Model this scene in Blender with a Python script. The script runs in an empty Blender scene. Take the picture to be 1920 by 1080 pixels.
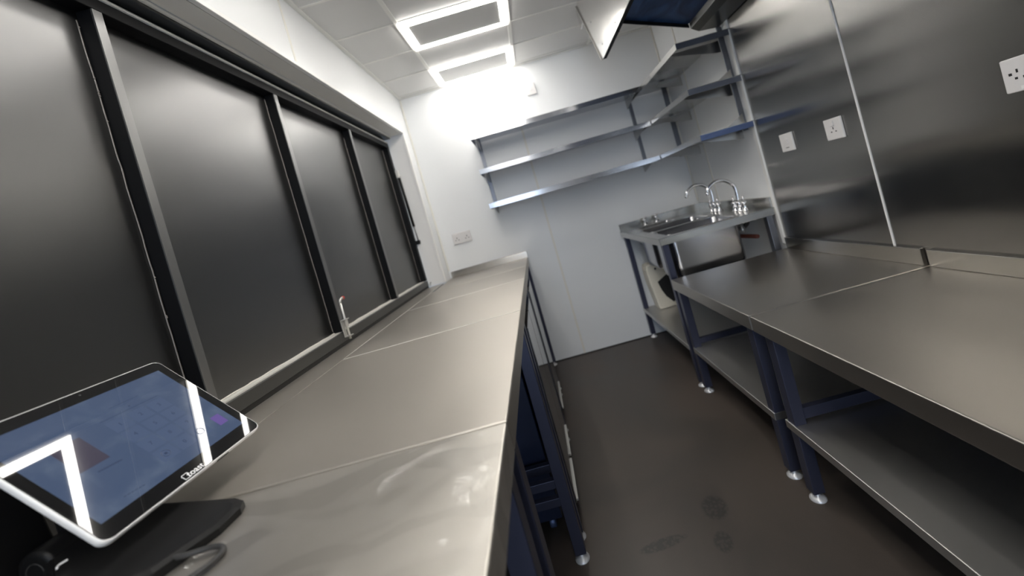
import bpy, bmesh, math, random
from mathutils import Vector, Matrix
random.seed(7)
S = bpy.context.scene
COL = S.collection
# ------------------------------------------------------------------ camera
cd = bpy.data.cameras.new('camera'); cam = bpy.data.objects.new('camera', cd); COL.objects.link(cam)
RT = Vector((0.96190624, 0.01359627, -0.27304124)); UP = Vector((0.27269774, 0.02277422, 0.96183017)); FW = Vector((-0.01929561, 0.99964818, -0.018199))
m = Matrix.Identity(4)
for i in range(3):
    m[i][0], m[i][1], m[i][2] = RT[i], UP[i], -FW[i]
m[2][3] = 1.157
cam.matrix_world = m
cd.sensor_width = 36.0; cd.lens = 713.156/1920*36
cd.shift_x = -(988.797-960)/1920; cd.shift_y = (421.23-540)/1920
cd.clip_start = 0.02
cd.dof.use_dof = True; cd.dof.focus_distance = 0.95; cd.dof.aperture_fstop = 2.2
S.camera = cam
# ------------------------------------------------------------------ world, exposure
w = bpy.data.worlds.new('world'); S.world = w; w.use_nodes = True
w.node_tree.nodes['Background'].inputs[0].default_value = (0.66, 0.80, 1.0, 1)      # overcast daylight, enters by the open door behind the camera
w.node_tree.nodes['Background'].inputs[1].default_value = 3.0
pl = bpy.data.lights.new('door_portal', 'AREA'); pl.shape = 'RECTANGLE'; pl.size = .85; pl.size_y = 2.08; pl.cycles.is_portal = True
po = bpy.data.objects.new('door_portal', pl); COL.objects.link(po); po.location = (-.225, -2.32, 1.04); po.rotation_euler = (math.radians(90), 0, 0)
S.view_settings.view_transform = 'Standard'; S.view_settings.look = 'None'
S.view_settings.gamma = 1.0; S.view_settings.use_curve_mapping = False
S.view_settings.exposure = 0.6
LED = 18.0          # strength of the ceiling light frames

# ------------------------------------------------------------------ materials
def mat(name, col, rough=.5, metal=0., spec=.5, emis=None, estr=0., coat=0.):
    M = bpy.data.materials.new(name); M.use_nodes = True
    b = M.node_tree.nodes['Principled BSDF']
    b.inputs['Base Color'].default_value = (*col, 1); b.inputs['Roughness'].default_value = rough
    b.inputs['Metallic'].default_value = metal; b.inputs['Specular IOR Level'].default_value = spec
    b.inputs['Coat Weight'].default_value = coat
    if emis: b.inputs['Emission Color'].default_value = (*emis, 1); b.inputs['Emission Strength'].default_value = estr
    return M
def nd(M, t): return M.node_tree.nodes.new(t)
def lk(M, a, b): M.node_tree.links.new(a, b)
def objco(M, scale, coord='Object'):
    tc = nd(M, 'ShaderNodeTexCoord'); mp = nd(M, 'ShaderNodeMapping'); mp.inputs['Scale'].default_value = scale
    lk(M, tc.outputs[coord], mp.inputs['Vector']); return mp.outputs['Vector']
def noise(M, scale3, scale=1., detail=3., dist=0.):
    n = nd(M, 'ShaderNodeTexNoise'); n.inputs['Scale'].default_value = scale; n.inputs['Detail'].default_value = detail
    n.inputs['Distortion'].default_value = dist
    lk(M, objco(M, scale3), n.inputs['Vector']); return n.outputs['Fac']
def mrange(M, v, a, b, c, d):
    r = nd(M, 'ShaderNodeMapRange'); r.inputs[1].default_value = a; r.inputs[2].default_value = b; r.inputs[3].default_value = c; r.inputs[4].default_value = d
    lk(M, v, r.inputs[0]); return r.outputs[0]
def mixc(M, f, c1, c2):
    x = nd(M, 'ShaderNodeMix'); x.data_type = 'RGBA'; x.inputs[6].default_value = (*c1, 1); x.inputs[7].default_value = (*c2, 1)
    if isinstance(f, float): x.inputs[0].default_value = f
    else: lk(M, f, x.inputs[0])
    return x.outputs[2]
def bump(M, h, strength, dist, prev=None):
    b = nd(M, 'ShaderNodeBump'); b.inputs['Strength'].default_value = strength; b.inputs['Distance'].default_value = dist
    lk(M, h, b.inputs['Height'])
    if prev: lk(M, prev, b.inputs['Normal'])
    return b.outputs['Normal']
def steel(name, col, rough, grain, wave=0., wscale=(3, 3, 3), aniso=0., tan=(0, 1, 0), gstr=.06):
    M = mat(name, col, rough, 1.0); b = M.node_tree.nodes['Principled BSDF']
    g = noise(M, grain, 1., 2.)
    big = noise(M, (1.3, .9, 1.3), 1.2, 2., .4)
    lk(M, mrange(M, big, .3, .7, rough*.85, rough*1.2), b.inputs['Roughness'])
    lk(M, mixc(M, mrange(M, big, .35, .7, 0, 1), tuple(c*.93 for c in col), tuple(min(1, c*1.05) for c in col)), b.inputs['Base Color'])
    n = bump(M, g, gstr, .0003)
    if wave: n = bump(M, noise(M, wscale, 1., 1., .4), 1., wave, n)
    lk(M, n, b.inputs['Normal'])
    if aniso:
        b.inputs['Anisotropic'].default_value = aniso
        t = nd(M, 'ShaderNodeCombineXYZ')
        for i in range(3): t.inputs[i].default_value = tan[i]
        lk(M, t.outputs[0], b.inputs['Tangent'])
    return M
M = {}
M['top'] = steel('brushed_steel_top', (.57, .535, .485), .47, (260, 9, 260), .0007, (4, 3, 4))
M['top_right'] = steel('brushed_steel_stand_top', (.55, .52, .475), .36, (9, 260, 260), .0012, (3, 4, 4))
M['shelf_low'] = steel('undershelf_steel', (.60, .59, .57), .42, (9, 200, 200), .0008, (3, 3, 3))
M['upstand'] = steel('smooth_steel_upstand', (.50, .48, .45), .2, (200, 200, 200), .0008, (3, 3, 3))
M['sink_top'] = steel('sink_bench_steel', (.50, .49, .465), .22, (200, 200, 200), .0008, (4, 4, 4))
M['top_wavy'] = steel('brushed_steel_wavy', (.64, .61, .56), .45, (9, 260, 260), .001, (6, 5, 5))
tw = M['top_wavy']; tb_ = tw.node_tree.nodes['Principled BSDF']
tb_.inputs['Coat Weight'].default_value = .5; tb_.inputs['Coat Roughness'].default_value = .07
lk(tw, bump(tw, noise(tw, (6, 9, 6), 1., .5, 1.1), 1., .09), tb_.inputs['Coat Normal'])
M['clad'] = steel('brushed_steel_cladding', (.33, .32, .305), .21, (240, 240, 6), 0, (1, 1, 1), .8, (0, 1, 0))
M['steel'] = steel('satin_steel', (.52, .51, .49), .28, (150, 20, 150))
M['shelf'] = steel('shelf_steel', (.52, .53, .56), .14, (180, 10, 180))
M['shelf_right'] = steel('shelf_steel_cross', (.55, .54, .52), .25, (10, 180, 180))
M['hood'] = steel('hood_steel', (.82, .81, .79), .17, (60, 60, 60), .004, (3, 3, 3))
M['dim_steel'] = steel('dull_steel', (.22, .22, .215), .3, (40, 40, 40))
M['bowl'] = steel('sink_bowl_steel', (.50, .50, .52), .2, (30, 30, 200))
M['mirror_door'] = steel('polished_door_steel', (.42, .42, .42), .07, (40, 40, 160), .0002, (3, 3, 3))
M['leg'] = mat('dark_blue_leg', (.060, .065, .105), .33, .55)  # even dark blue-grey, partly metallic, for legs and side rails
M['leg_grey'] = mat('grey_leg_steel', (.20, .21, .24), .35, .8)
M['film'] = mat('blue_protective_film', (.016, .045, .135), .28, .25, .6)
fn = noise(M['film'], (7, 3, 7), 1.5, 3., 1.)
lk(M['film'], mixc(M['film'], mrange(M['film'], fn, .35, .65, 0, 1), (.018, .042, .12), (.045, .11, .28)), M['film'].node_tree.nodes['Principled BSDF'].inputs['Base Color'])
lk(M['film'], bump(M['film'], fn, .8, .004), M['film'].node_tree.nodes['Principled BSDF'].inputs['Normal'])
M['film_light'] = mat('light_blue_film', (.10, .14, .27), .35, .4)
M['lip'] = mat('bluish_lip_steel', (.19, .20, .235), .35, .85)
M['navy'] = mat('navy_film_panel', (.02, .028, .065), .35, .3)
M['chrome'] = mat('chrome', (.75, .75, .76), .06, 1.)
M['white_foot'] = mat('foot_disc', (.72, .72, .73), .3, .35)
M['wall'] = mat('white_wall_panel', (.80, .81, .815), .28, 0, .45)
lk(M['wall'], bump(M['wall'], noise(M['wall'], (3, 3, 3), 1., 2.), .3, .002), M['wall'].node_tree.nodes['Principled BSDF'].inputs['Normal'])
M['joint'] = mat('cream_joint', (.78, .76, .70), .35)
M['trim'] = mat('white_trim', (.84, .83, .81), .3)
M['tile'] = mat('ceiling_tile', (.68, .675, .66), .7)
lk(M['tile'], bump(M['tile'], noise(M['tile'], (60, 60, 60), 1., 2.), .2, .001), M['tile'].node_tree.nodes['Principled BSDF'].inputs['Normal'])
M['grid'] = mat('ceiling_grid_white', (.80, .79, .75), .4)
M['led'] = mat('led_diffuser', (1, 1, 1), .4, 0, .5, (1.0, .965, .91), LED)
M['black_panel'] = mat('black_coated_panel', (.007, .0068, .0065), .31, 0, .5); M['black_panel'].node_tree.nodes['Principled BSDF'].inputs['IOR'].default_value = 2.1
M['black_frame'] = mat('black_frame_aluminium', (.004, .0042, .005), .5, .0, .22)
M['strip'] = mat('satin_cover_strip', (.05, .049, .047), .38, 0, .5); M['strip'].node_tree.nodes['Principled BSDF'].inputs['IOR'].default_value = 2.4
M['grey_frame'] = mat('charcoal_frame_aluminium', (.045, .045, .043), .36, .25, .6)
M['rubber'] = mat('black_rubber', (.006, .006, .006), .6)
M['sealant'] = mat('clear_sealant', (.22, .20, .18), .3, 0, .6)
M['soffit'] = mat('soffit_grey_trim', (.72, .70, .66), .4, .0)
M['plate'] = mat('white_plastic_plate', (.72, .70, .69), .3)
M['dark'] = mat('dark_slot', (.01, .01, .01), .5)
M['cream'] = mat('cream_plastic', (.74, .70, .60), .35)
M['red'] = mat('red_cap', (.65, .05, .03), .4)
M['zinc'] = mat('zinc_plated', (.62, .61, .58), .38, .7)
M['silver'] = mat('tablet_aluminium', (.88, .88, .88), .35, .0)
M['black_gloss'] = mat('black_glass', (.004, .004, .005), .012, 0, .5)
M['black_plastic'] = mat('matt_black_plastic', (.005, .005, .0055), .45, 0, .3)
M['cable'] = mat('dark_grey_cable', (.035, .035, .035), .45)
M['copper'] = mat('brown_pipe', (.16, .05, .035), .4, .4)
# screen: a backlit display under glass, dim blue
M['screen'] = mat('backlit_screen', (.004, .005, .007), .012, 0, .5, (.05, .07, .12), 1.0)
sm = noise(M['screen'], (22, 22, 22), 1., 4., .5)
lk(M['screen'], mixc(M['screen'], mrange(M['screen'], sm, .5, .8, 0, 1), (.036, .054, .098), (.066, .088, .132)), M['screen'].node_tree.nodes['Principled BSDF'].inputs['Emission Color'])
M['scr_line'] = mat('screen_dark_ink', (.004, .004, .006), .012, 0, .5, (.022, .032, .065), 1.0)
M['scr_key'] = mat('screen_key', (.004, .004, .006), .012, 0, .5, (.043, .063, .112), 1.0)
M['scr_photo'] = mat('screen_photo', (.004, .004, .006), .012, 0, .5, (.034, .030, .046), 1.0)
M['scr_purple'] = mat('screen_purple', (.004, .004, .006), .012, 0, .5, (.085, .055, .19), 1.0)
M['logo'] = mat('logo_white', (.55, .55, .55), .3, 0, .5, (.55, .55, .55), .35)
# floor: dark safety vinyl with fine flecks, scuffs and two shoe marks
F = mat('dark_vinyl_floor', (.04, .037, .034), .42); b = F.node_tree.nodes['Principled BSDF']
f1 = noise(F, (1.1, .8, 1), 2., 5., .8); f2 = noise(F, (420, 420, 420), 1., 2.)
base = mixc(F, mrange(F, f1, .3, .75, 0, 1), (.046, .040, .035), (.082, .064, .053))
def blob(cx, cy, rx, ry, ang):
    tc = nd(F, 'ShaderNodeTexCoord'); mp = nd(F, 'ShaderNodeMapping'); mp.vector_type = 'TEXTURE'
    mp.inputs['Location'].default_value = (cx, cy, 0); mp.inputs['Rotation'].default_value = (0, 0, ang); mp.inputs['Scale'].default_value = (rx, ry, 1)
    lk(F, tc.outputs['Object'], mp.inputs['Vector'])
    ln = nd(F, 'ShaderNodeVectorMath'); ln.operation = 'LENGTH'; lk(F, mp.outputs[0], ln.inputs[0])
    return mrange(F, ln.outputs['Value'], .8, 1.05, 1, 0)
vor = nd(F, 'ShaderNodeTexVoronoi'); vor.inputs['Scale'].default_value = 90; lk(F, objco(F, (1, 1, 1)), vor.inputs['Vector'])
tread = mrange(F, vor.outputs['Distance'], .3, .6, .25, .75)
for args in ((.335, 1.32, .045, .055, -.2), (.300, 1.19, .03, .04, -.2), (.12, 1.235, .085, .022, .1), (.36, .92, .05, .10, .3)):
    mm = nd(F, 'ShaderNodeMath'); mm.operation = 'MULTIPLY'; lk(F, blob(*args), mm.inputs[0]); lk(F, tread, mm.inputs[1])
    x = nd(F, 'ShaderNodeMix'); x.data_type = 'RGBA'; lk(F, mm.outputs[0], x.inputs[0]); lk(F, base, x.inputs[6]); x.inputs[7].default_value = (.018, .017, .017, 1); base = x.outputs[2]
x = nd(F, 'ShaderNodeMix'); x.data_type = 'RGBA'; lk(F, mrange(F, f2, .68, .78, 0, .55), x.inputs[0]); lk(F, base, x.inputs[6]); x.inputs[7].default_value = (.14, .13, .12, 1)
lk(F, x.outputs[2], b.inputs['Base Color'])
lk(F, mrange(F, f1, .3, .7, .36, .5), b.inputs['Roughness'])
lk(F, bump(F, f2, .3, .0006), b.inputs['Normal'])
M['floor'] = F

# ------------------------------------------------------------------ mesh helpers
class MB:
    def __init__(s): s.bm = bmesh.new()
    def box(s, x0, x1, y0, y1, z0, z1, bev=0., seg=2):
        vs = [s.bm.verts.new((x, y, z)) for x in (x0, x1) for y in (y0, y1) for z in (z0, z1)]
        fs = [s.bm.faces.new([vs[i] for i in f]) for f in ((0, 1, 3, 2), (4, 6, 7, 5), (0, 4, 5, 1), (2, 3, 7, 6), (0, 2, 6, 4), (1, 5, 7, 3))]
        if bev:
            es = list({e for f in fs for e in f.edges})
            bmesh.ops.bevel(s.bm, geom=es, offset=bev, segments=seg, profile=.5, affect='EDGES')
        return s
    def prism(s, pts, axis, a, b_, bev=0.):
        """polygon pts in the two other axes, extruded along axis from a to b_"""
        def P(u, v, t):
            return {'x': (t, u, v), 'y': (u, t, v), 'z': (u, v, t)}[axis]
        A = [s.bm.verts.new(P(u, v, a)) for u, v in pts]; B = [s.bm.verts.new(P(u, v, b_)) for u, v in pts]
        fs = [s.bm.faces.new(A), s.bm.faces.new(B[::-1])]
        n = len(pts)
        for i in range(n): fs.append(s.bm.faces.new([A[i], B[i], B[(i+1) % n], A[(i+1) % n]]))
        bmesh.ops.recalc_face_normals(s.bm, faces=fs)
        if bev:
            es = list({e for f in fs[:2] for e in f.edges})
            bmesh.ops.bevel(s.bm, geom=es, offset=bev, segments=2, profile=.5, affect='EDGES')
        return s
    def lathe(s, prof, c, n=20, axis='z'):
        """prof: list of (r, h) along axis"""
        rings = []
        for r, h in prof:
            ring = []
            for k in range(n):
                a = 2*math.pi*k/n; u, v = r*math.cos(a), r*math.sin(a)
                p = {'z': (u, v, h), 'x': (h, u, v), 'y': (u, h, v)}[axis]
                ring.append(s.bm.verts.new(Vector(c)+Vector(p)))
            rings.append(ring)
        fs = [s.bm.faces.new(rings[0]), s.bm.faces.new(rings[-1])]
        for A, B in zip(rings, rings[1:]):
            for k in range(n): fs.append(s.bm.faces.new([A[k], A[(k+1) % n], B[(k+1) % n], B[k]]))
        bmesh.ops.recalc_face_normals(s.bm, faces=fs)
        for f in fs[2:]: f.smooth = True
        return s
    def tube(s, pts, r, n=12, smooth_pts=True):
        pts = [Vector(p) for p in pts]
        if smooth_pts and len(pts) > 2:
            out = []
            P = [pts[0]*2-pts[1]]+pts+[pts[-1]*2-pts[-2]]
            for i in range(1, len(P)-2):
                for k in range(6):
                    t = k/6; a, b_, c, d = P[i-1], P[i], P[i+1], P[i+2]
                    out.append(.5*((2*b_)+(c-a)*t+(2*a-5*b_+4*c-d)*t*t+(3*b_-a-3*c+d)*t**3))
            out.append(pts[-1]); pts = out
        rad = r if isinstance(r, (list, tuple)) else [r]*len(pts)
        if len(rad) != len(pts): rad = [rad[0]+(rad[-1]-rad[0])*i/(len(pts)-1) for i in range(len(pts))]
        up = None; rings = []
        for i, p in enumerate(pts):
            d = (pts[min(i+1, len(pts)-1)]-pts[max(i-1, 0)]).normalized()
            if up is None:
                up = d.orthogonal().normalized()
            up = (up-d*up.dot(d)).normalized(); sd = d.cross(up)
            rings.append([s.bm.verts.new(p+rad[i]*(math.cos(2*math.pi*k/n)*up+math.sin(2*math.pi*k/n)*sd)) for k in range(n)])
        fs = [s.bm.faces.new(rings[0]), s.bm.faces.new(rings[-1])]
        for A, B in zip(rings, rings[1:]):
            for k in range(n):
                f = s.bm.faces.new([A[k], A[(k+1) % n], B[(k+1) % n], B[k]]); f.smooth = True; fs.append(f)
        bmesh.ops.recalc_face_normals(s.bm, faces=fs)
        return s
    def xf(s, mtx): bmesh.ops.transform(s.bm, matrix=mtx, verts=s.bm.verts); return s
    def build(s, name, m_, parent=None):
        me = bpy.data.meshes.new(name); s.bm.to_mesh(me); s.bm.free()
        o = bpy.data.objects.new(name, me); me.materials.append(m_ if not isinstance(m_, str) else M[m_])
        COL.objects.link(o)
        if parent is not None:
            o.parent = parent; o.matrix_parent_inverse = parent.matrix_world.inverted()
        return o
def box(name, m_, x0, x1, y0, y1, z0, z1, parent=None, bev=0.): return MB().box(x0, x1, y0, y1, z0, z1, bev).build(name, m_, parent)
def tag(o, label, cat, group=None):
    o['label'] = label; o['category'] = cat
    if group: o['group'] = group
    return o
def thing(name, label, cat, loc=(0, 0, 0), group=None):
    o = bpy.data.objects.new(name, None); COL.objects.link(o); o.empty_display_size = .05
    o.location = loc; o.matrix_world = Matrix.Translation(Vector(loc))
    return tag(o, label, cat, group)
def struct(o): o['kind'] = 'structure'; return o
def lab(o, l): o['label'] = l; return o

XL, XR, YB, CZ = -.756, 1.274, 2.98, 2.315
YF = -2.3
# ------------------------------------------------------------------ room shell
struct(box('floor', 'floor', -1.0, 1.42, YF-.1, YB+.1, -.06, 0))
# left wall with the long serving opening
wl = struct(MB().box(-.98, XL, YF-.1, YB+.1, 2.012, 2.4).box(-.98, XL, 2.822, YB+.1, .78, 2.012).box(-.98, -.79, YF-.1, YB+.1, 0, .78).box(-.98, XL, YF-.1, -1.2, .78, 2.012).build('wall_left', 'wall'))
box('joint_strip', 'joint', XL-.001, XL+.003, 1.545, 1.555, 2.022, CZ-.012, wl)
box('joint_strip', 'joint', XL-.001, XL+.003, .325, .335, 2.022, CZ-.012, wl)
lab(box('edge_trim', 'trim', XL-.012, XL+.006, -1.2, 2.815, 2.004, 2.02, wl, .002), 'white edge trim along the top of the opening')
lab(box('edge_trim', 'trim', XL-.012, XL+.005, 2.806, 2.836, .862, 2.004, wl, .002), 'white edge trim down the end of the opening')
box('soffit', 'soffit', -.842, XL-.013, -1.2, 2.806, 2.004, 2.0118, wl)
box('jamb_lining', 'trim', -.905, XL-.013, 2.812, 2.8218, .862, 2.003, wl)
# back wall
wb = struct(box('wall_back', 'trim', -.98, 1.42, YB+.006, YB+.1, 0, 2.4))
box('wall_panel', 'wall', XL, .098, YB, YB+.006, 0.002, CZ, wb)
box('wall_panel', 'wall', .110, XR, YB, YB+.006, 0.002, CZ, wb)
box('joint_strip', 'joint', .096, .112, YB-.003, YB+.003, 0.002, CZ, wb, .001)
struct(box('baseboard_back', 'rubber', -.74, XR-.01, YB-.006, YB-.0005, 0, .006))
box('corner_strip', 'joint', XL+.001, XL+.012, YB-.012, YB-.001, .92, CZ-.01, wb, .002)
# right wall: white panels at the far end, steel cladding nearer
wr = struct(box('wall_right', 'trim', XR+.006, 1.42, YF-.1, YB+.1, 0, 2.4))
box('wall_panel', 'wall', XR, XR+.006, 2.07, 2.654, .002, CZ, wr)
box('wall_panel', 'wall', XR, XR+.006, 2.666, YB, .002, CZ, wr)
box('joint_strip', 'joint', XR-.003, XR+.003, 2.652, 2.668, .002, CZ, wr, .001)
box('corner_strip', 'joint', XR-.012, XR-.001, YB-.012, YB-.001, .92, CZ-.01, wr, .002)
for a, b_ in ((1.437, 2.058), (.215, 1.429), (-1.02, .207), (-2.24, -1.028)):
    lab(box('cladding_sheet', 'clad', XR-.005, XR+.006, a, b_, .002, CZ, wr), 'brushed steel cladding sheet')
for yy in (1.433, .211, -1.024):
    lab(box('joint_strip', 'trim', XR-.009, XR-.002, yy-.003, yy+.003, .002, CZ, wr, .001), 'thin bright strip between two steel sheets')
struct(box('trim_1', 'trim', XR-.014, XR+.002, 2.047, 2.073, .645, 1.885, None, .002))
# wall behind the camera
struct(MB().box(-.98, -.65, YF-.1, YF, 0, 2.4).box(.20, 1.42, YF-.1, YF, 0, 2.4).box(-.65, .20, YF-.1, YF, 2.08, 2.4).build('wall_front', 'wall'))
# ceiling: slab, grid bars and tiles
ce = struct(box('ceiling', 'tile', -.98, 1.42, YF-.1, YB+.1, CZ+.02, CZ+.1))
gx = [XL, -.41, .18, .77, XR]
gy = sorted([YF]+[1.99+.3125*k for k in range(-1, 4)]+[1.474-.3125*k for k in range(12)]+[YB])
lights_y = [1.474-.3125*k for k in (11, 9, 7, 5, 3, 1)]+[1.99, 2.615]  # rearmost lights are unseen behind the camera, added to raise the fill
for i in range(4):
    for j in range(len(gy)-1):
        if i == 1 and any(abs(gy[j]-q) < .01 for q in lights_y): continue
        if gy[j+1]-gy[j] < .02: continue
        box('ceiling_tile', 'tile', gx[i]+.002, gx[i+1]-.002, gy[j]+.002, gy[j+1]-.002, CZ, CZ+.014, ce)
for x_ in gx[1:4]: box('grid_bar', 'grid', x_-.011, x_+.011, YF, YB, CZ-.005, CZ, ce, .0015)
for y_ in gy[1:-1]: box('grid_bar', 'grid', XL, XR, y_-.006, y_+.006, CZ-.0035, CZ-.0002, ce, .001)
for a in ((XL, XL+.022, YF, YB), (XR-.022, XR, YF, YB), (XL+.022, XR-.022, YB-.022, YB)):
    box('perimeter_trim', 'grid', *a, CZ-.007, CZ-.0002, ce, .002)

def ceiling_light(y_, label):
    t = thing('ceiling_light', label, 'light', (-.115, y_+.155, CZ-.006), 'ceiling light frames')
    a, b_, c, d = -.402, .170, y_+.004, y_+.314; wd = .036; z0, z1 = CZ-.012, CZ-.0055
    q = MB()
    q.box(a, b_, c, c+wd, z0, z1).box(a, b_, d-wd, d, z0, z1).box(a, a+wd, c+wd, d-wd, z0, z1).box(b_-wd, b_, c+wd, d-wd, z0, z1)
    lab(q.build('glow_frame', 'led', t), 'glowing white light frame')
    box('inner_panel', 'tile', a+wd, b_-wd, c+wd, d-wd, CZ-.010, CZ-.0055, t)
lbl = {7: 'rectangular glowing ceiling light nearest the back wall', 6: 'larger looking glowing rectangle light, second from the back wall',
       5: 'glowing ceiling light just above the top edge of the picture', 4: 'glowing ceiling light over the middle of the steel counter',
       3: 'glowing ceiling light over the tablet end of the counter', 2: 'glowing ceiling light just behind the viewer',
       1: 'second glowing ceiling light from the rear wall, unseen, added for fill', 0: 'glowing ceiling light nearest the rear wall, unseen, added for fill'}
for i, y_ in enumerate(lights_y): ceiling_light(y_, lbl[i])

# ------------------------------------------------------------------ hatch: black panelled serving shutter
hat = thing('serving_hatch', 'long black serving hatch with matt black panels above the left counter', 'hatch', (-.9, 1.2, .87))
box('bottom_rail', 'grey_frame', -.915, -.880, -1.19, 2.80, .872, .908, hat, .002)
lab(box('ledge', 'soffit', -.921, -.893, -1.19, 2.80, .9085, .9125, hat), 'pale ledge on top of the bottom rail')
box('rubber_seal', 'rubber', -.9195, -.8835, -1.19, 2.80, .8568, .8715, hat)
box('top_rail', 'black_frame', -.921, -.880, -1.19, 2.80, 1.925, 1.958, hat, .002)
lab(box('rail_ridge', 'soffit', -.884, -.876, -1.19, 2.80, 1.959, 1.967, hat, .002), 'grey ridge along the top rail')
box('top_channel', 'rubber', -.915, -.90, -1.19, 2.80, 1.968, 2.003, hat)
box('head_seal', 'grey_frame', -.90, -.853, -1.19, 2.80, 1.988, 2.003, hat, .003)
lab(box('head_bead', 'soffit', -.853, -.843, -1.19, 2.80, 1.993, 2.003, hat, .002), 'pale bead under the soffit')
mull = [-.372, .267, .907, 1.546, 2.180]
edges = [-1.19]+mull+[2.765]
for k in range(len(edges)-1):
    a = edges[k]+(.024 if k else 0); b_ = edges[k+1]
    box('hatch_panel', 'black_panel', -.927, -.921, a-.01, b_+.01, .905, 1.94, hat)
for y_ in mull:
    u = box('mullion', 'black_frame', -.9205, -.8835, y_, y_+.024, .913, 1.9245, hat, .001)
    lab(box('cover_strip', 'strip', -.8835, -.8805, y_+.001, y_+.023, .913, 1.9245, u), 'grey face of the upright')
u = box('mullion', 'black_frame', -.9205, -.8815, 2.765, 2.80, .913, 1.9245, hat, .001)
# rough beads of sealant where panels meet the frame
for k, y_ in enumerate(edges[1:]):
    q = MB(); z = .92
    pts = []
    while z < 1.92:
        pts.append((-.919, y_-.004+random.uniform(-.0012, .0012), z)); z += random.uniform(.02, .07)
    q.tube(pts, .0016, 6)
    for _ in range(9):
        zz = random.uniform(.95, 1.9); q.lathe([(.0004, -.003), (.0028, 0), (.0004, .003)], (-.918, y_-.004, zz), 6)
    q.build('sealant_bead', 'sealant', hat)
q = MB(); y_ = .93; pts = []
while y_ < 2.74:
    pts.append((-.9185, y_, .914+random.uniform(-.001, .0018))); y_ += random.uniform(.02, .06)
q.tube(pts, .0024, 6); q.build('sealant_bead', 'joint', hat)
# steel ledge strip in the opening behind the counters
lg = box('window_ledge', 'top', -.9205, -.772, -1.19, 2.803, .842, .8565, None, .001)
tag(lg, 'narrow brushed steel ledge between the left counter and the black hatch', 'ledge')

# spring bolts of the hatch
def spring_bolt(name, org, label, rot=None, s=1.0):
    t = thing(name, label, 'latch', org)
    def P(mb): 
        mt = Matrix.Translation(Vector(org)) @ (rot or Matrix.Identity(4)) @ Matrix.Scale(s, 4)
        return mb.xf(mt)
    P(MB().box(0, .003, -.010, .012, 0, .072, .001).box(0, .026, -.010, .018, 0, .0035, .001).box(0, .026, -.010, .018, .069, .0725, .001)).build('bracket', 'zinc', t)
    P(MB().tube([(.015, .004, -.012), (.015, .004, .145)], .0048, 10, False).tube([(.015, .004, .143), (.016, .006, .152), (.018, .016, .158), (.018, .026, .158)], .0055, 10)).build('bolt_rod', 'zinc', t)
    sp = []
    for k in range(60): sp.append((.015+.008*math.cos(k*.9), .004+.008*math.sin(k*.9), .042+.026*k/60))
    P(MB().tube(sp, .0014, 5, False)).build('spring', 'zinc', t)
    P(MB().lathe([(.004, -.006), (.0075, -.003), (.0075, .003), (.004, .007)], (.018, .028, .158), 12, 'y')).build('red_cap', 'red', t)
spring_bolt('spring_bolt', (-.8795, 1.553, .886), 'zinc spring bolt with red tip standing on the hatch rail', None)
spring_bolt('spring_bolt', (-.868, 2.775, .876), 'small spring bolt with red tip at the far corner of the hatch', Matrix.Rotation(math.radians(-62), 4, 'X') @ Matrix.Rotation(math.radians(20), 4, 'Z'), .45)
# gas strut at the far end
t = thing('gas_strut', 'black gas strut on the far end of the hatch opening', 'strut', (-.86, 2.79, 1.19))
MB().tube([(-.862, 2.772, 1.69), (-.862, 2.79, 1.32)], .0095, 14, False).build('cylinder', 'black_plastic', t)
MB().tube([(-.862, 2.79, 1.318), (-.862, 2.797, 1.215)], .004, 10, False).build('rod', 'dim_steel', t)
MB().box(-.880, -.852, 2.785, 2.805, 1.185, 1.215, .003).lathe([(.008, -.012), (.008, .012)], (-.862, 2.797, 1.205), 10, 'x').build('end_bracket', 'black_plastic', t)
MB().box(-.878, -.856, 2.765, 2.785, 1.69, 1.75, .003).lathe([(.006, -.01), (.006, .012)], (-.860, 2.772, 1.70), 10, 'x').build('end_bracket', 'zinc', t)

# ------------------------------------------------------------------ tables
def foot(mb, x, y, h=.03):
    return mb.lathe([(.025, 0), (.025, .003), (.018, .009), (.009, .014), (.0075, h), (.0075, h+.01)], (x, y, 0), 16)
def table(label, x0, x1, ya, yb, zt, lip, group, legx, legy, shelf_z=None, ups=None, topmat='top', legmat='leg', rails=(), front=-1, foots=True, lw=.038, cat='table', name='steel_table'):
    """ups: list of (x0,x1,y0,y1,ztop) upstands"""
    t = thing(name, label, cat, ((x0+x1)/2, (ya+yb)/2, 0), group)
    q = MB().box(x0, x1, ya, yb, zt-lip, zt, .0035, 3)
    q.build('tabletop', topmat, t)
    for u in ups or (): MB().box(*u[:4], zt+.0003, u[4], .002).build('upstand', 'upstand', t)
    for lx in legx:
        for ly in legy:
            l = box('leg', legmat, lx, lx+lw, ly, ly+lw, .028, zt-lip-.0003, t, .002)
            foot(MB(), lx+lw/2, ly+lw/2).build('foot', 'white_foot', l)
    if shelf_z:
        xa, xb = legx[0]+.002, legx[-1]+lw-.002
        q = MB().box(xa-.006, xb, ya+.028, yb-.028, shelf_z-.028, shelf_z, .002)
        q.build('undershelf', 'shelf_low', t)
    for (a, b_, c, d, e, f) in rails: box('side_rail', legmat, a, b_, c, d, e, f, t, .001)
    return t
UW = .016
XT0, XT1 = .622, 1.2685
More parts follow.
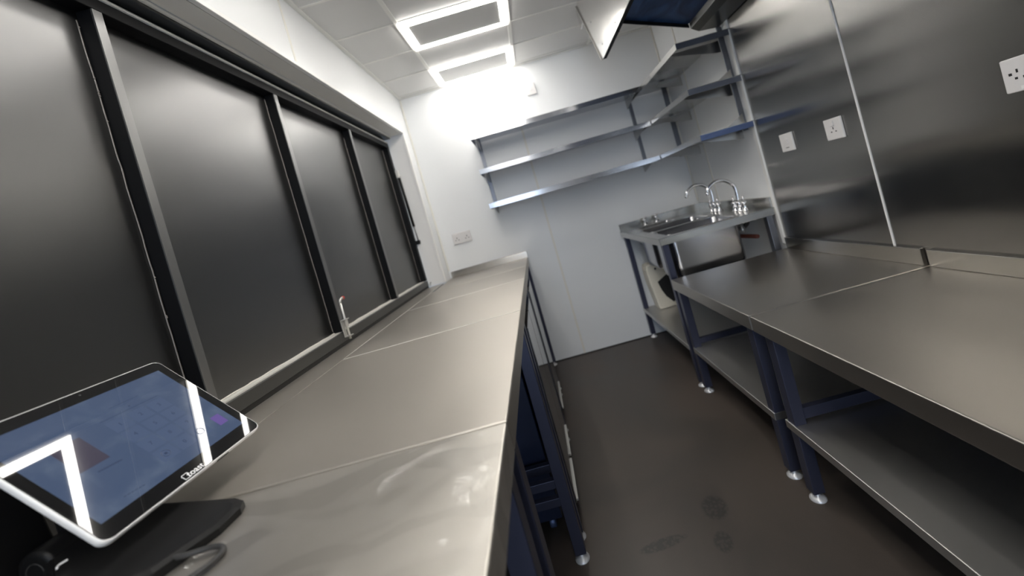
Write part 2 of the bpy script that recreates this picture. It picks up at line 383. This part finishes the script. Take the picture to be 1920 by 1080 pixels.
# right: two low stands under the hood
table('low steel stand nearest the viewer on the right, seen from its left corner', XT0, XT1, .10, 1.309, .6225, .055, 'low steel stands on the right', (.636, 1.215), (.125, 1.232), .265,
      [(XT1-UW, XT1, .10, 1.308, .682)], topmat='top_right', rails=[(.674, 1.215, 1.240, 1.262, .276, .312)])
table('low steel stand between the nearest stand and the sink bench', XT0, XT1, 1.3165, 2.052, .6225, .055, 'low steel stands on the right', (.636, 1.215), (1.345, 2.008), .250,
      [(XT1-UW, XT1, 1.328, 2.035, .684)], topmat='top_right', rails=[(.674, 1.215, 2.016, 2.038, .262, .290)])
# left: row of counters
LT = [(-.118, .590), (.594, 1.300), (1.304, 1.972), (1.976, 2.464), (2.468, 2.972)]
LB = ['steel counter section nearest the viewer, with wavy light reflections and the tablet', 'second steel counter section from the viewer, right behind the tablet',
      'third steel counter section from the viewer, beside the spring bolt', 'fourth steel counter section from the viewer', 'last steel counter section against the back wall']
for i, ((a, b_), l) in enumerate(zip(LT, LB)):
    xb = -.770 if i < 4 else -.752
    ups = [(-.735, -.121, 2.954, 2.972, .908)] if i == 4 else None
    table(l, xb, -.127, a, b_, .857, .05, 'steel counter sections on the left', (xb+.014, -.171), (a+.022, b_-.060), None, ups, 'top_wavy' if i == 0 else 'top', 'leg',
          rails=[(xb+.052, -.171, b_-.052, b_-.030, .262, .290), (xb+.052, -.171, b_-.052, b_-.030, .200, .228), (xb+.052, -.171, a+.03, a+.052, .262, .290)], cat='counter', name='steel_counter')

for ya, yb in ((1.3003, 1.3037), (1.9723, 1.9757)):
    bd = box('seam_bead', 'joint', -.7695, -.130, ya, yb, .846, .8576)
    tag(bd, 'pale sealant line across the counter %s' % ('beside the spring bolt' if ya < 1.5 else 'nearer the back wall'), 'sealant')
bd = box('seam_bead', 'joint', -.7717, -.7703, 1.31, 2.46, .846, .8574)
tag(bd, 'pale sealant line running lengthwise between the ledge and the counter', 'sealant')

# undercounter fridges in the third bay
def fridge(label, ya, yb, doors):
    t = thing('undercounter_fridge', label, 'fridge', (-.45, (ya+yb)/2, 0), 'fridges under the left counter')
    box('body', 'navy', -.70, -.196, ya, yb, .062, .785, t, .003)
    for a, b_ in doors:
        d = box('door', 'mirror_door', -.150, -.128, a, b_, .10, .770, t, .002)
        lab(box('door_edge', 'zinc', -.1278, -.122, a+.01, b_-.01, .10, .108, d), 'bright lower edge of the door')
    for x_ in (-.64, -.24):
        for y_ in (ya+.05, yb-.05):
            MB().lathe([(.022, -.012), (.024, -.006), (.024, .006), (.022, .012)], (x_, y_, .0245), 16, 'x').box(x_-.014, x_+.014, y_-.012, y_+.012, .046, .062).build('castor', 'film_light', t)
fridge('dark blue filmed fridge with polished doors under the left counter, seen between the legs', 1.372, 1.895, ((1.374, 1.630), (1.638, 1.893)))
fridge('second fridge farther along under the left counter near the back wall', 2.045, 2.395, ((2.047, 2.393),))

# ------------------------------------------------------------------ sink bench
def grid_sheet(mb, x0, x1, ya, yb, z0, z1, holes):
    xs = sorted({x0, x1, *[h[0] for h in holes], *[h[1] for h in holes]}); ys = sorted({ya, yb, *[h[2] for h in holes], *[h[3] for h in holes]})
    def solid(i, j):
        if i < 0 or j < 0 or i >= len(xs)-1 or j >= len(ys)-1: return False
        cx, cy = (xs[i]+xs[i+1])/2, (ys[j]+ys[j+1])/2
        return not any(h[0] < cx < h[1] and h[2] < cy < h[3] for h in holes)
    V = {}
    def v(x, y, z):
        if (x, y, z) not in V: V[(x, y, z)] = mb.bm.verts.new((x, y, z))
        return V[(x, y, z)]
    fs = []
    for i in range(len(xs)-1):
        for j in range(len(ys)-1):
            if not solid(i, j): continue
            X0, X1, Y0, Y1 = xs[i], xs[i+1], ys[j], ys[j+1]
            fs.append(mb.bm.faces.new([v(X0, Y0, z1), v(X1, Y0, z1), v(X1, Y1, z1), v(X0, Y1, z1)]))
            fs.append(mb.bm.faces.new([v(X0, Y1, z0), v(X1, Y1, z0), v(X1, Y0, z0), v(X0, Y0, z0)]))
            for di, dj, A, B in ((-1, 0, (X0, Y1), (X0, Y0)), (1, 0, (X1, Y0), (X1, Y1)), (0, -1, (X0, Y0), (X1, Y0)), (0, 1, (X1, Y1), (X0, Y1))):
                if not solid(i+di, j+dj): fs.append(mb.bm.faces.new([v(*A, z0), v(*B, z0), v(*B, z1), v(*A, z1)]))
    return mb
def rrect(x0, x1, ya, yb, r, z, n=5):
    out = []
    for cx, cy, a0 in ((x1-r, yb-r, 0), (x0+r, yb-r, 90), (x0+r, ya+r, 180), (x1-r, ya+r, 270)):
        for k in range(n+1):
            a = math.radians(a0+90*k/n); out.append((cx+r*math.cos(a), cy+r*math.sin(a), z))
    return out
def bowl(x0, x1, ya, yb, zt, zb, r=.04):
    q = MB(); bm = q.bm
    loops = [rrect(x0-.004, x1+.004, ya-.004, yb+.004, r+.004, zt), rrect(x0, x1, ya, yb, r, zt-.004), rrect(x0+.004, x1-.004, ya+.004, yb-.004, r, zb+.03), rrect(x0+.012, x1-.012, ya+.012, yb-.012, r, zb+.008), rrect(x0+.035, x1-.035, ya+.035, yb-.035, r*.6, zb)]
    outer = [rrect(x0+.03, x1-.03, ya+.03, yb-.03, r*.7, zb-.004), rrect(x0+.002, x1-.002, ya+.002, yb-.002, r, zb+.010), rrect(x0-.004, x1+.004, ya-.004, yb+.004, r+.004, zb+.04), rrect(x0-.004, x1+.004, ya-.004, yb+.004, r+.004, zt-.003)]
    allv = [[bm.verts.new(p) for p in L] for L in loops+outer]
    n = len(allv[0])
    def bridge(A, B):
        for k in range(n):
            f = bm.faces.new([A[k], A[(k+1) % n], B[(k+1) % n], B[k]]); f.smooth = True
    for A, B in zip(allv[:5], allv[1:5]): bridge(A, B)
    for A, B in zip(allv[5:], allv[6:]): bridge(A, B)
    bm.faces.new(allv[4]); bm.faces.new(allv[5]); bridge(allv[8], allv[0])
    bmesh.ops.recalc_face_normals(bm, faces=bm.faces)
    return q
ZS = .850
sb = thing('sink_bench', 'tall steel sink bench in the far right corner under the shelves', 'sink', (.94, 2.52, 0))
B1 = (.692, 1.085, 2.115, 2.375); B2 = (.692, 1.085, 2.435, 2.690); B3 = (.725, .985, 2.765, 2.905)
q = grid_sheet(MB(), .620, 1.2725, 2.060, 2.976, ZS-.003, ZS, [B1, B2, B3])
q.box(.620, .624, 2.060, 2.976, ZS-.04, ZS-.001, .001).box(.624, 1.2725, 2.060, 2.064, ZS-.04, ZS-.001, .001)
q.box(.624, 1.2725, 2.960, 2.976, ZS-.001, .905, .002).box(1.2575, 1.2725, 2.078, 2.960, ZS-.001, .905, .002)
q.build('worktop', 'sink_top', sb)
for bb, zb, rr in ((B1, .575, .035), (B2, .60, .035), (B3, .72, .03)):
    bl = bowl(*bb, ZS+.0015, zb, rr).build('sink_bowl', 'bowl', sb)
    cx, cy = (bb[0]+bb[1])/2, (bb[2]+bb[3])/2
    MB().lathe([(.030, .0), (.028, .002), (.012, .001)], (cx, cy, zb), 18).build('drain', 'chrome', bl)
for lx in (.636, 1.218):
    for ly in (2.078, 2.926):
        l = box('leg', 'leg_grey' if lx > 1 else 'leg', lx, lx+.034, ly, ly+.034, .028, ZS-.041, sb, .002)
        foot(MB(), lx+.017, ly+.017).build('foot', 'white_foot', l)
box('undershelf', 'shelf_low', .632, 1.25, 2.10, 2.955, .205, .232, sb, .002)
# waste pipework on the right wall under the bench
pw = thing('waste_pipe', 'dark waste pipes under the sink bench by the right wall', 'pipe', (1.2, 2.5, .6))
MB().tube([(1.19, 2.93, .665), (1.19, 2.16, .700)], .012, 12, False).build('horizontal_pipe', 'copper', pw)
MB().tube([(1.17, 2.40, .80), (1.16, 2.38, .755), (1.19, 2.33, .735), (1.22, 2.29, .765), (1.21, 2.26, .805)], .014, 10).tube([(1.18, 2.62, .80), (1.16, 2.58, .745), (1.19, 2.52, .73), (1.22, 2.48, .79)], .014, 10).build('flexible_hose', 'dim_steel', pw)
MB().lathe([(.016, 0), (.016, .03), (.010, .035), (.010, .06)], (1.19, 2.30, .715), 12).lathe([(.016, 0), (.016, .03), (.010, .035), (.010, .06)], (1.19, 2.46, .707), 12).build('valve', 'zinc', pw)

def swan_tap(y_, label):
    t = thing('swan_neck_tap', label, 'tap', (1.155, y_, ZS), 'swan neck taps')
    bx = 1.195
    MB().tube([(bx, y_, ZS+.055), (bx+.003, y_, .985), (bx-.012, y_, 1.020), (bx-.055, y_, 1.052), (bx-.105, y_, 1.055), (bx-.150, y_, 1.030), (bx-.163, y_, 1.004)], [.0115, .0095], 12).lathe([(.011, -.008), (.013, -.004), (.013, .008), (.010, .012)], (bx-.164, y_, .998), 12).build('spout', 'chrome', t)
    MB().lathe([(.026, 0), (.026, .004), (.018, .012), (.016, .04), (.018, .05), (.012, .062)], (bx, y_, ZS), 16).box(bx-.012, bx+.012, y_-.045, y_+.045, ZS+.020, ZS+.044, .006).build('body', 'chrome', t)
    for s_ in (-1, 1):
        MB().lathe([(.022, 0), (.022, .004), (.014, .012), (.013, .035), (.016, .042), (.016, .052), (.008, .060)], (bx, y_+s_*.052, ZS), 14).tube([(bx, y_+s_*.052, ZS+.05), (bx+.002, y_+s_*.056, ZS+.088)], .006, 8, False).build('lever_handle', 'chrome', t)
swan_tap(2.575, 'chrome swan neck tap on the far side of the sink bench')
swan_tap(2.270, 'chrome swan neck tap nearer the steel clad wall')
def pillar_tap(x_, label):
    t = thing('basin_tap', label, 'tap', (x_, 2.925, ZS), 'small basin taps')
    MB().lathe([(.020, 0), (.019, .004), (.012, .010), (.0115, .035), (.016, .042), (.014, .052)], (x_, 2.928, ZS), 14).tube([(x_, 2.928, ZS+.032), (x_-.005, 2.885, ZS+.036), (x_-.008, 2.862, ZS+.022)], [.0095, .008], 10).build('body', 'chrome', t)
    MB().tube([(x_-.024, 2.928, ZS+.060), (x_+.024, 2.928, ZS+.060)], .0055, 8, False).lathe([(.009, 0), (.012, .008), (.008, .015)], (x_, 2.928, ZS+.050), 10).build('cross_handle', 'chrome', t)
pillar_tap(.815, 'small chrome basin tap on the left of the hand basin')
pillar_tap(.905, 'small chrome basin tap on the right of the hand basin')

# cream canister with dark opening, on the bench undershelf
cn = thing('towel_canister', 'cream plastic canister with dark curved opening on the bench undershelf', 'canister', (.79, 2.86, .233))
prof = [(-.092, .0), (-.066, 0), (.066, 0), (.092, .0)]
body = [(-.070, .006), (-.060, 0), (.060, 0), (.072, .008), (.082, .12), (.090, .235), (.080, .28), (.035, .325), (-.055, .345), (-.085, .335), (-.094, .30), (-.092, .2)]
q = MB().prism([(u+.79, z+.233) for u, z in body], 'y', 2.805, 2.925, .008)
q.build('shell', 'cream', cn)
hole = [(-.036, .205), (.052, .250), (.080, .225), (.078, .12), (.066, .045), (.040, .035), (.0, .085), (-.022, .14)]
lab(MB().prism([(u+.79, z+.233) for u, z in hole], 'y', 2.8015, 2.81).build('opening', 'dark', cn), 'dark opening')
MB().lathe([(.008, -.003), (.008, 0)], (.762, 2.805, .233+.305), 12, 'y').build('button', 'dark', cn)

# ------------------------------------------------------------------ wall shelves (L shaped, three tiers)
def shelf_mesh(x0, x1, ya, yb, z, lips, h=.03):
    q = MB().box(x0, x1, ya, yb, z-.0025, z)
    if 'F' in lips: q.box(x0, x1, ya, ya+.003, z-h, z-.0026)
    if 'L' in lips: q.box(x0, x0+.003, ya+.0031, yb, z-h, z-.0026)
    if 'B' in lips: q.box(x0, x1, yb-.003, yb, z, z+.02)
    return q
TZ = (1.822, 1.572, 1.322)
bu = thing('wall_shelf_unit', 'three tier steel wall shelf running along the back wall', 'shelf', (.35, 2.97, 1.3), 'steel wall shelves')
for z in TZ:
    shelf_mesh(-.275, .968, 2.680, 2.974, z, 'FLB', .034).build('shelf', 'shelf', bu)
for x_ in (-.262, .945):
    u = MB().box(x_, x_+.028, 2.972, 2.979, 1.286, 1.85, .001).box(x_, x_+.003, 2.955, 2.972, 1.286, 1.85).build('upright', 'leg_grey', bu)
for z in TZ:
    for x_ in (-.245, .93):
        MB().prism([(2.972, z-.005), (2.972, z-.075), (2.955, z-.075), (2.70, z-.022), (2.70, z-.005)], 'x', x_, x_+.003).build('bracket', 'steel', bu)
ru = thing('wall_shelf_unit', 'three tier steel wall shelf on the right above the sink, ends beside the steel cladding', 'shelf', (1.12, 2.5, 1.3), 'steel wall shelves')
for z in TZ:
    zz = z+.004
    q = MB().box(.972, 1.2700, 2.040, 2.974, zz-.0025, zz).box(.972, .975, 2.0435, 2.974, zz-.030, zz-.0026).box(1.267, 1.270, 2.11, 2.974, zz, zz+.022)
    s_ = q.build('shelf', 'shelf_right', ru)
    lab(box('end_lip', 'film_light' if z == TZ[2] else 'lip', .972, 1.258, 2.040, 2.0432, zz-.032, zz-.0027, s_), 'blue filmed end lip')
MB().box(1.245, 1.2730, 2.118, 2.124, 1.290, 1.875, .001).box(1.262, 1.2730, 2.124, 2.150, 1.290, 1.875, .001).build('upright', 'leg_grey', ru)
MB().box(1.225, 1.270, 2.9745, 2.979, 1.286, 1.86, .001).build('upright', 'leg_grey', ru)
for z in TZ[1:]:
    MB().prism([(1.258, z+.005), (1.258, z+.062), (1.16, z+.008), (1.16, z+.005)], 'y', 2.112, 2.1155).build('bracket', 'steel', ru)
for z in TZ:
    for y_ in (2.16, 2.70):
        MB().prism([(1.262, z-.006), (1.262, z-.07), (1.24, z-.07), (.99, z-.02), (.99, z-.006)], 'y', y_, y_+.003).build('bracket', 'steel', ru)

# ------------------------------------------------------------------ extraction hood
hd = thing('extraction_hood', 'large steel extraction hood hanging over the low stands, blue film inside', 'hood', (.93, .9, 1.87))
MB().prism([(-1.0, 1.872), (2.10, 1.872), (2.335, 2.306), (-1.0, 2.306)], 'x', .600, .6035).build('front_panel', 'hood', hd)
lab(MB().box(.6036, .622, -1.0, 2.096, 1.872, 1.890, .001).build('bottom_lip', 'black_frame', hd), 'dark turned in lip')
MB().prism([(2.255, 2.192), (2.395, 2.190), (2.397, 2.306), (2.330, 2.306)], 'x', .6045, .612).build('end_flap', 'hood', hd)
lab(MB().prism([(2.10, 1.872), (2.1045, 1.872), (2.3385, 2.306), (2.334, 2.306)], 'x', .594, .5999).build('end_return', 'steel', hd), 'folded end edge')
yy = 2.132
while yy > -.95:
    a = max(yy-.33, -.98)
    MB().prism([(.604, 2.118), (1.108, 1.935), (1.108, 1.943), (.604, 2.126)], 'y', a+.003, yy).build('film_panel', 'film', hd)
    yy = a
    if a <= -.98: break
MB().prism([(1.109, 1.955), (1.112, 1.905), (1.150, 1.880), (1.262, 1.872), (1.268, 1.955)], 'y', -1.0, 2.115).build('rear_gutter', 'dim_steel', hd)
MB().prism([(.604, 2.127), (1.108, 1.945), (1.266, 1.957), (1.266, 2.306), (.604, 2.306)], 'y', 2.125, 2.131).build('end_plate', 'dim_steel', hd)
MB().prism([(.604, 2.117), (1.108, 1.934), (1.108, 1.915), (.604, 2.098)], 'y', 2.118, 2.124).build('edge_channel', 'black_frame', hd)
MB().lathe([(.008, -.004), (.008, .0)], (.6135, 1.79, 1.8725), 10).build('rivet', 'rubber', hd)
for (yv, zv) in ((2.03, 1.93), (2.13, 2.10), (2.06, 2.28), (1.75, 1.9)):
    MB().lathe([(.006, -.003), (.006, -.001)], (.600, yv, zv), 10, 'x').build('rivet', 'chrome', hd)

# ------------------------------------------------------------------ electrical plates
def plate_x(name, label, y_far, zt, wd, kind, cat='socket', group=None):
    """plate on right wall, spanning y_far-wd..y_far"""
    t = thing(name, label, cat, (XR-.012, y_far-wd/2, zt-.043), group)
    x1 = XR-.0052
    p = box('plate', 'plate', x1-.009, x1, y_far-wd, y_far, zt-.086, zt, t, .003)
    xs = x1-.0092
    def slot(yc, zc, w_, h_): return box('slot', 'dark', xs-.0003, xs+.002, yc-w_/2, yc+w_/2, zc-h_/2, zc+h_/2, t)
    if kind == 'switch':
        box('rocker', 'plate', xs-.004, xs, y_far-wd/2-.012, y_far-wd/2+.012, zt-.052, zt-.028, t, .001)
        slot(y_far-wd/2, zt-.068, .022, .003)
    else:
        n = 2 if wd > .1 else 1
        for k in range(n):
            yc = y_far-wd*(k+.5)/n+(0.004 if k else -.004)*(n > 1)
            slot(yc, zt-.040, .004, .009); slot(yc+.011, zt-.054, .0065, .004); slot(yc-.011, zt-.054, .0065, .004)
            box('rocker', 'plate', xs-.004, xs, yc-.007, yc+.007, zt-.030, zt-.011, t, .001)
    return t
plate_x('wall_switch', 'white fused switch plate on the steel cladding nearest the shelves', 1.8815, 1.2065, .086, 'switch', 'switch')
plate_x('wall_socket', 'white single socket plate left of the seam in the steel cladding', 1.599, 1.2065, .086, 'socket')
# double socket at the right edge of the picture
t = thing('double_socket', 'white double socket with switches at the far right edge of the picture', 'socket', (XR-.012, .93, 1.165))
x1 = XR-.0052
box('plate', 'plate', x1-.009, x1, .858, 1.004, 1.124, 1.210, t, .003); xs = x1-.0092
for yc in (.967, .895):
    for dy, z_, w_, h_ in ((.006, 1.176, .004, .009), (.020, 1.170, .0065, .0065), (.010, 1.158, .0055, .0055), (-.006, 1.158, .0055, .0055)):
        box('slot', 'dark', xs-.0003, xs+.002, yc+dy-w_/2, yc+dy+w_/2, z_-h_/2, z_+h_/2, t)
for yc in (.9445, .9145): box('rocker', 'plate', xs-.004, xs, yc-.0065, yc+.0065, 1.180, 1.200, t, .001)
box('label_strip', 'trim', xs-.0005, xs+.001, .925, .972, 1.128, 1.137, t)
# back wall plates
t = thing('blank_plate', 'small white plate high on the back wall beside the ceiling lights', 'switch', (.254, YB-.005, 2.11))
box('plate', 'plate', .216, .292, YB-.014, YB-.0005, 2.062, 2.150, t, .003)
box('rocker', 'plate', .246, .262, YB-.018, YB-.014, 2.095, 2.117, t, .001)
t = thing('double_socket', 'white double socket low on the back wall above the far end of the counter', 'socket', (-.577, YB-.005, 1.145))
box('plate', 'plate', -.650, -.504, YB-.014, YB-.0005, 1.104, 1.190, t, .003)
for xc in (-.617, -.537):
    for dx, z_, w_, h_ in ((0, 1.150, .005, .010), (-.012, 1.134, .008, .005), (.012, 1.134, .008, .005)):
        box('slot', 'dark', xc+dx-w_/2, xc+dx+w_/2, YB-.0145, YB-.013, z_-h_/2, z_+h_/2, t)
    box('rocker', 'plate', xc-.008, xc+.008, YB-.018, YB-.014, 1.160, 1.180, t, .001)

# ------------------------------------------------------------------ tablet till
W_, H_ = .27, .2393
hdg, tilt = .0026, .8282
TX = Vector((math.sin(hdg), math.cos(hdg), 0)); TD = Vector((-math.cos(hdg), math.sin(hdg), 0))
TY = TD*math.cos(tilt)+Vector((0, 0, 1))*math.sin(tilt); TN = TX.cross(TY)
TC = Vector((-.6974, .5869, .9982))
TM = Matrix(((TX.x, TY.x, TN.x, TC.x), (TX.y, TY.y, TN.y, TC.y), (TX.z, TY.z, TN.z, TC.z), (0, 0, 0, 1)))
tb = thing('tablet_till', 'white rimmed touchscreen till on a black wedge stand on the near counter', 'tablet', (-.68, .53, .858))
def rplate(x0, x1, y0_, y1, r, prof):
    """stack of rounded rectangles: prof = [(inset, w)]"""
    q = MB(); bm = q.bm; rings = []
    for ins, wz in prof:
        rings.append([bm.verts.new(p) for p in rrect(x0+ins, x1-ins, y0_+ins, y1-ins, max(r-ins, .001), wz, 8)])
    n = len(rings[0]); bm.faces.new(rings[0]); bm.faces.new(rings[-1])
    for A, B in zip(rings, rings[1:]):
        for k in range(n):
            f = bm.faces.new([A[k], A[(k+1) % n], B[(k+1) % n], B[k]]); f.smooth = True
    bmesh.ops.recalc_face_normals(bm, faces=bm.faces)
    return q
hw, hh = W_/2, H_/2
rplate(-hw, hw, -hh, hh, .013, [(.010, -.013), (.003, -.0115), (.0005, -.008), (0, -.003), (.0003, -.0012), (.0016, 0)]).xf(TM).build('housing', 'silver', tb)
gl = rplate(-hw+.0026, hw-.0026, -hh+.0026, hh-.0026, .011, [(0, -.001), (0, .0004), (.0005, .0006)]).xf(TM).build('glass_front', 'black_gloss', tb)
def uv(u, v_): return ((u-.5)*W_, (v_-.5)*H_)
def spr(name, m_, u0, u1, v0, v1, wz, parent):
    a = uv(u0, v0); b_ = uv(u1, v1)
    return MB().box(a[0], b_[0], a[1], b_[1], wz-.0003, wz).xf(TM).build(name, m_, parent)
sc_ = spr('screen', 'screen', .057, .933, .110, .900, .00072, tb)
for (uc, vc) in [(u_, v_) for v_ in (.613, .495, .375, .254) for u_ in (.490, .605, .720)]:
    spr('key', 'scr_key', uc-.050, uc+.050, vc-.052, vc+.052, .00080, sc_)
ink = MB()
def inkbox(u0, u1, v0, v1, wz=.00090):
    a = uv(u0, v0); b_ = uv(u1, v1); ink.box(a[0], b_[0], a[1], b_[1], wz-.0001, wz)
inkbox(.434, .767, .689, .6915); inkbox(.528, .696, .761, .7635)
for k in range(9): inkbox(.230+k*.012, .239+k*.012, .384-k*.001, .394-k*.001)
for k in range(6): inkbox(.195+k*.017, .207+k*.017, .163-k*.002, .168-k*.002)
ln = ink.xf(TM).build('text_lines', 'scr_line', sc_); ln['kind'] = 'stuff'
spr('photo_tile', 'scr_photo', .182, .317, .438, .662, .00085, sc_)
spr('photo_tile', 'scr_purple', .825, .888, .200, .300, .00085, sc_)
def text(body, size, u, v_, mname, name, parent, ang=0., bold=0., wz=.0010, align='CENTER'):
    cu = bpy.data.curves.new(name, 'FONT'); cu.body = body; cu.size = size; cu.align_x = align; cu.align_y = 'CENTER'; cu.offset = bold; cu.extrude = .00005
    tmp = bpy.data.objects.new('tmp_text', cu); COL.objects.link(tmp)
    dg = bpy.context.evaluated_depsgraph_get(); dg.update()
    me = bpy.data.meshes.new_from_object(tmp.evaluated_get(dg)); bpy.data.objects.remove(tmp); me.name = name
    me.materials.clear(); me.materials.append(M[mname])
    a = uv(u, v_)
    me.transform(TM @ Matrix.Translation((a[0], a[1], wz)) @ Matrix.Rotation(ang, 4, 'Z'))
    o = bpy.data.objects.new(name, me); COL.objects.link(o); o.parent = parent; o.matrix_parent_inverse = parent.matrix_world.inverted()
    return o
for ch, u_, v_ in zip('1234567890', (.490, .605, .720)*3+(.605,), (.613,)*3+(.495,)*3+(.375,)*3+(.254,)): text(ch, .0095, u_, v_, 'scr_line', 'digit', sc_)
text('.', .02, .610, .735, 'scr_line', 'dot', sc_)
for u_ in (.485, .713):
    q = MB(); a = uv(u_, .255); pts = [(a[0]+.0062*math.cos(k*math.pi/12), a[1]+.0062*math.sin(k*math.pi/12), .0009) for k in range(25)]
    q.tube(pts, .0005, 4, False).box(a[0]-.002, a[0]+.002, a[1]-.0018, a[1]+.0018, .0008, .0009).xf(TM).build('round_icon', 'scr_line', sc_)
# maker's word and its slice mark below the screen
text('toast', .0135, .493, .036, 'logo', 'logo_text', gl, 0., .0002)
q = MB(); a = uv(.437, .036)
pts = [(-.0042, -.0035), (.0026, -.0035), (.0030, .0010), (.0042, .0022), (.0036, .0040), (.0018, .0042), (-.0036, .0042), (-.0048, .0028), (-.0042, .0012), (-.0042, -.0035)]
q.tube([(a[0]+x_*1.15, a[1]+y_*1.15, .0009) for x_, y_ in pts], .00065, 5, False).xf(TM).build('logo_mark', 'logo', gl)
MB().lathe([(.0016, 0), (.0014, .0002)], (uv(.508, .957)[0], uv(.508, .957)[1], .0007), 10).xf(TM).build('camera_dot', 'cable', gl)
MB().box(.035, .058, -hh-.0006, -hh+.002, -.0075, -.0035, .0005).xf(TM).build('edge_button', 'black_plastic', tb)
# stand: wedge foot, barrel hinge, arm behind the screen
ZC = .8573
plan = [(-.522, .535), (-.530, .552), (-.552, .562), (-.66, .572), (-.765, .580), (-.770, .50), (-.71, .455), (-.640, .405), (-.600, .405), (-.555, .440), (-.524, .500)]
q = MB(); bm = q.bm
def hgt(x_): return .013+.030*max(0, min(1, (-.53-x_)/.23))
cxy = Vector((-.64, .50))
lo = [bm.verts.new((x_, y_, ZC)) for x_, y_ in plan]
md = [bm.verts.new((x_, y_, ZC+hgt(x_)*.7)) for x_, y_ in plan]
hi = [bm.verts.new((x_+(cxy.x-x_)*.07, y_+(cxy.y-y_)*.07, ZC+hgt(x_))) for x_, y_ in plan]
n = len(plan)
for A, B in ((lo, md), (md, hi)):
    for k in range(n): bm.faces.new([A[k], A[(k+1) % n], B[(k+1) % n], B[k]])
bm.faces.new(hi); bm.faces.new(lo)
bmesh.ops.recalc_face_normals(bm, faces=bm.faces)
bmesh.ops.bevel(bm, geom=[e for e in bm.edges if all(v in hi for v in e.verts)], offset=.004, segments=2, profile=.5, affect='EDGES')
q.build('wedge_foot', 'black_plastic', tb)
br = MB().lathe([(.020, .0), (.026, .002), (.027, .006), (.027, .12), (.024, .124)], (-.752, .478, ZC+.0275), 24, 'y').build('barrel', 'black_plastic', tb)
q = MB(); q.tube([(-.752+.0125*math.cos(k*math.pi/12), .4775, ZC+.0275+.0125*math.sin(k*math.pi/12)) for k in range(25)], .0006, 6, False)
q.build('end_ring', 'cable', br)
MB().prism([(-.772, ZC+.03), (-.735, ZC+.035), (-.722, .955), (-.765, .990), (-.775, .96)], 'y', .52, .64, .004).build('arm', 'black_plastic', tb)
MB().tube([(-.684, .452, .8985), (-.688, .457, .8992), (-.685, .464, .8992)], .0011, 6).build('mark', 'logo', tb)
# customer facing screen behind
cs = thing('customer_display', 'black customer display standing behind the tablet towards the hatch', 'screen', (-.82, .40, .858))
MB().prism([(-.795, .8585), (-.776, .8585), (-.800, 1.02), (-.822, 1.02)], 'y', .27, .525, .003).build('back_shell', 'black_plastic', cs)
lab(MB().prism([(-.797, .862), (-.7955, .862), (-.8225, 1.016), (-.824, 1.016)], 'y', .275, .52).build('glass_front', 'black_gloss', cs), 'glass facing the hatch')
# cable
cb = MB().tube([(-.560, .462, .868), (-.538, .462, .8665), (-.505, .470, .8625), (-.485, .460, .8612), (-.486, .440, .8612), (-.505, .415, .8612), (-.515, .385, .8612), (-.512, .34, .8612), (-.49, .25, .8612)], .0034, 10).build('power_cable', 'cable')
tag(cb, 'dark grey cable curving from the till stand across the near counter', 'cable')
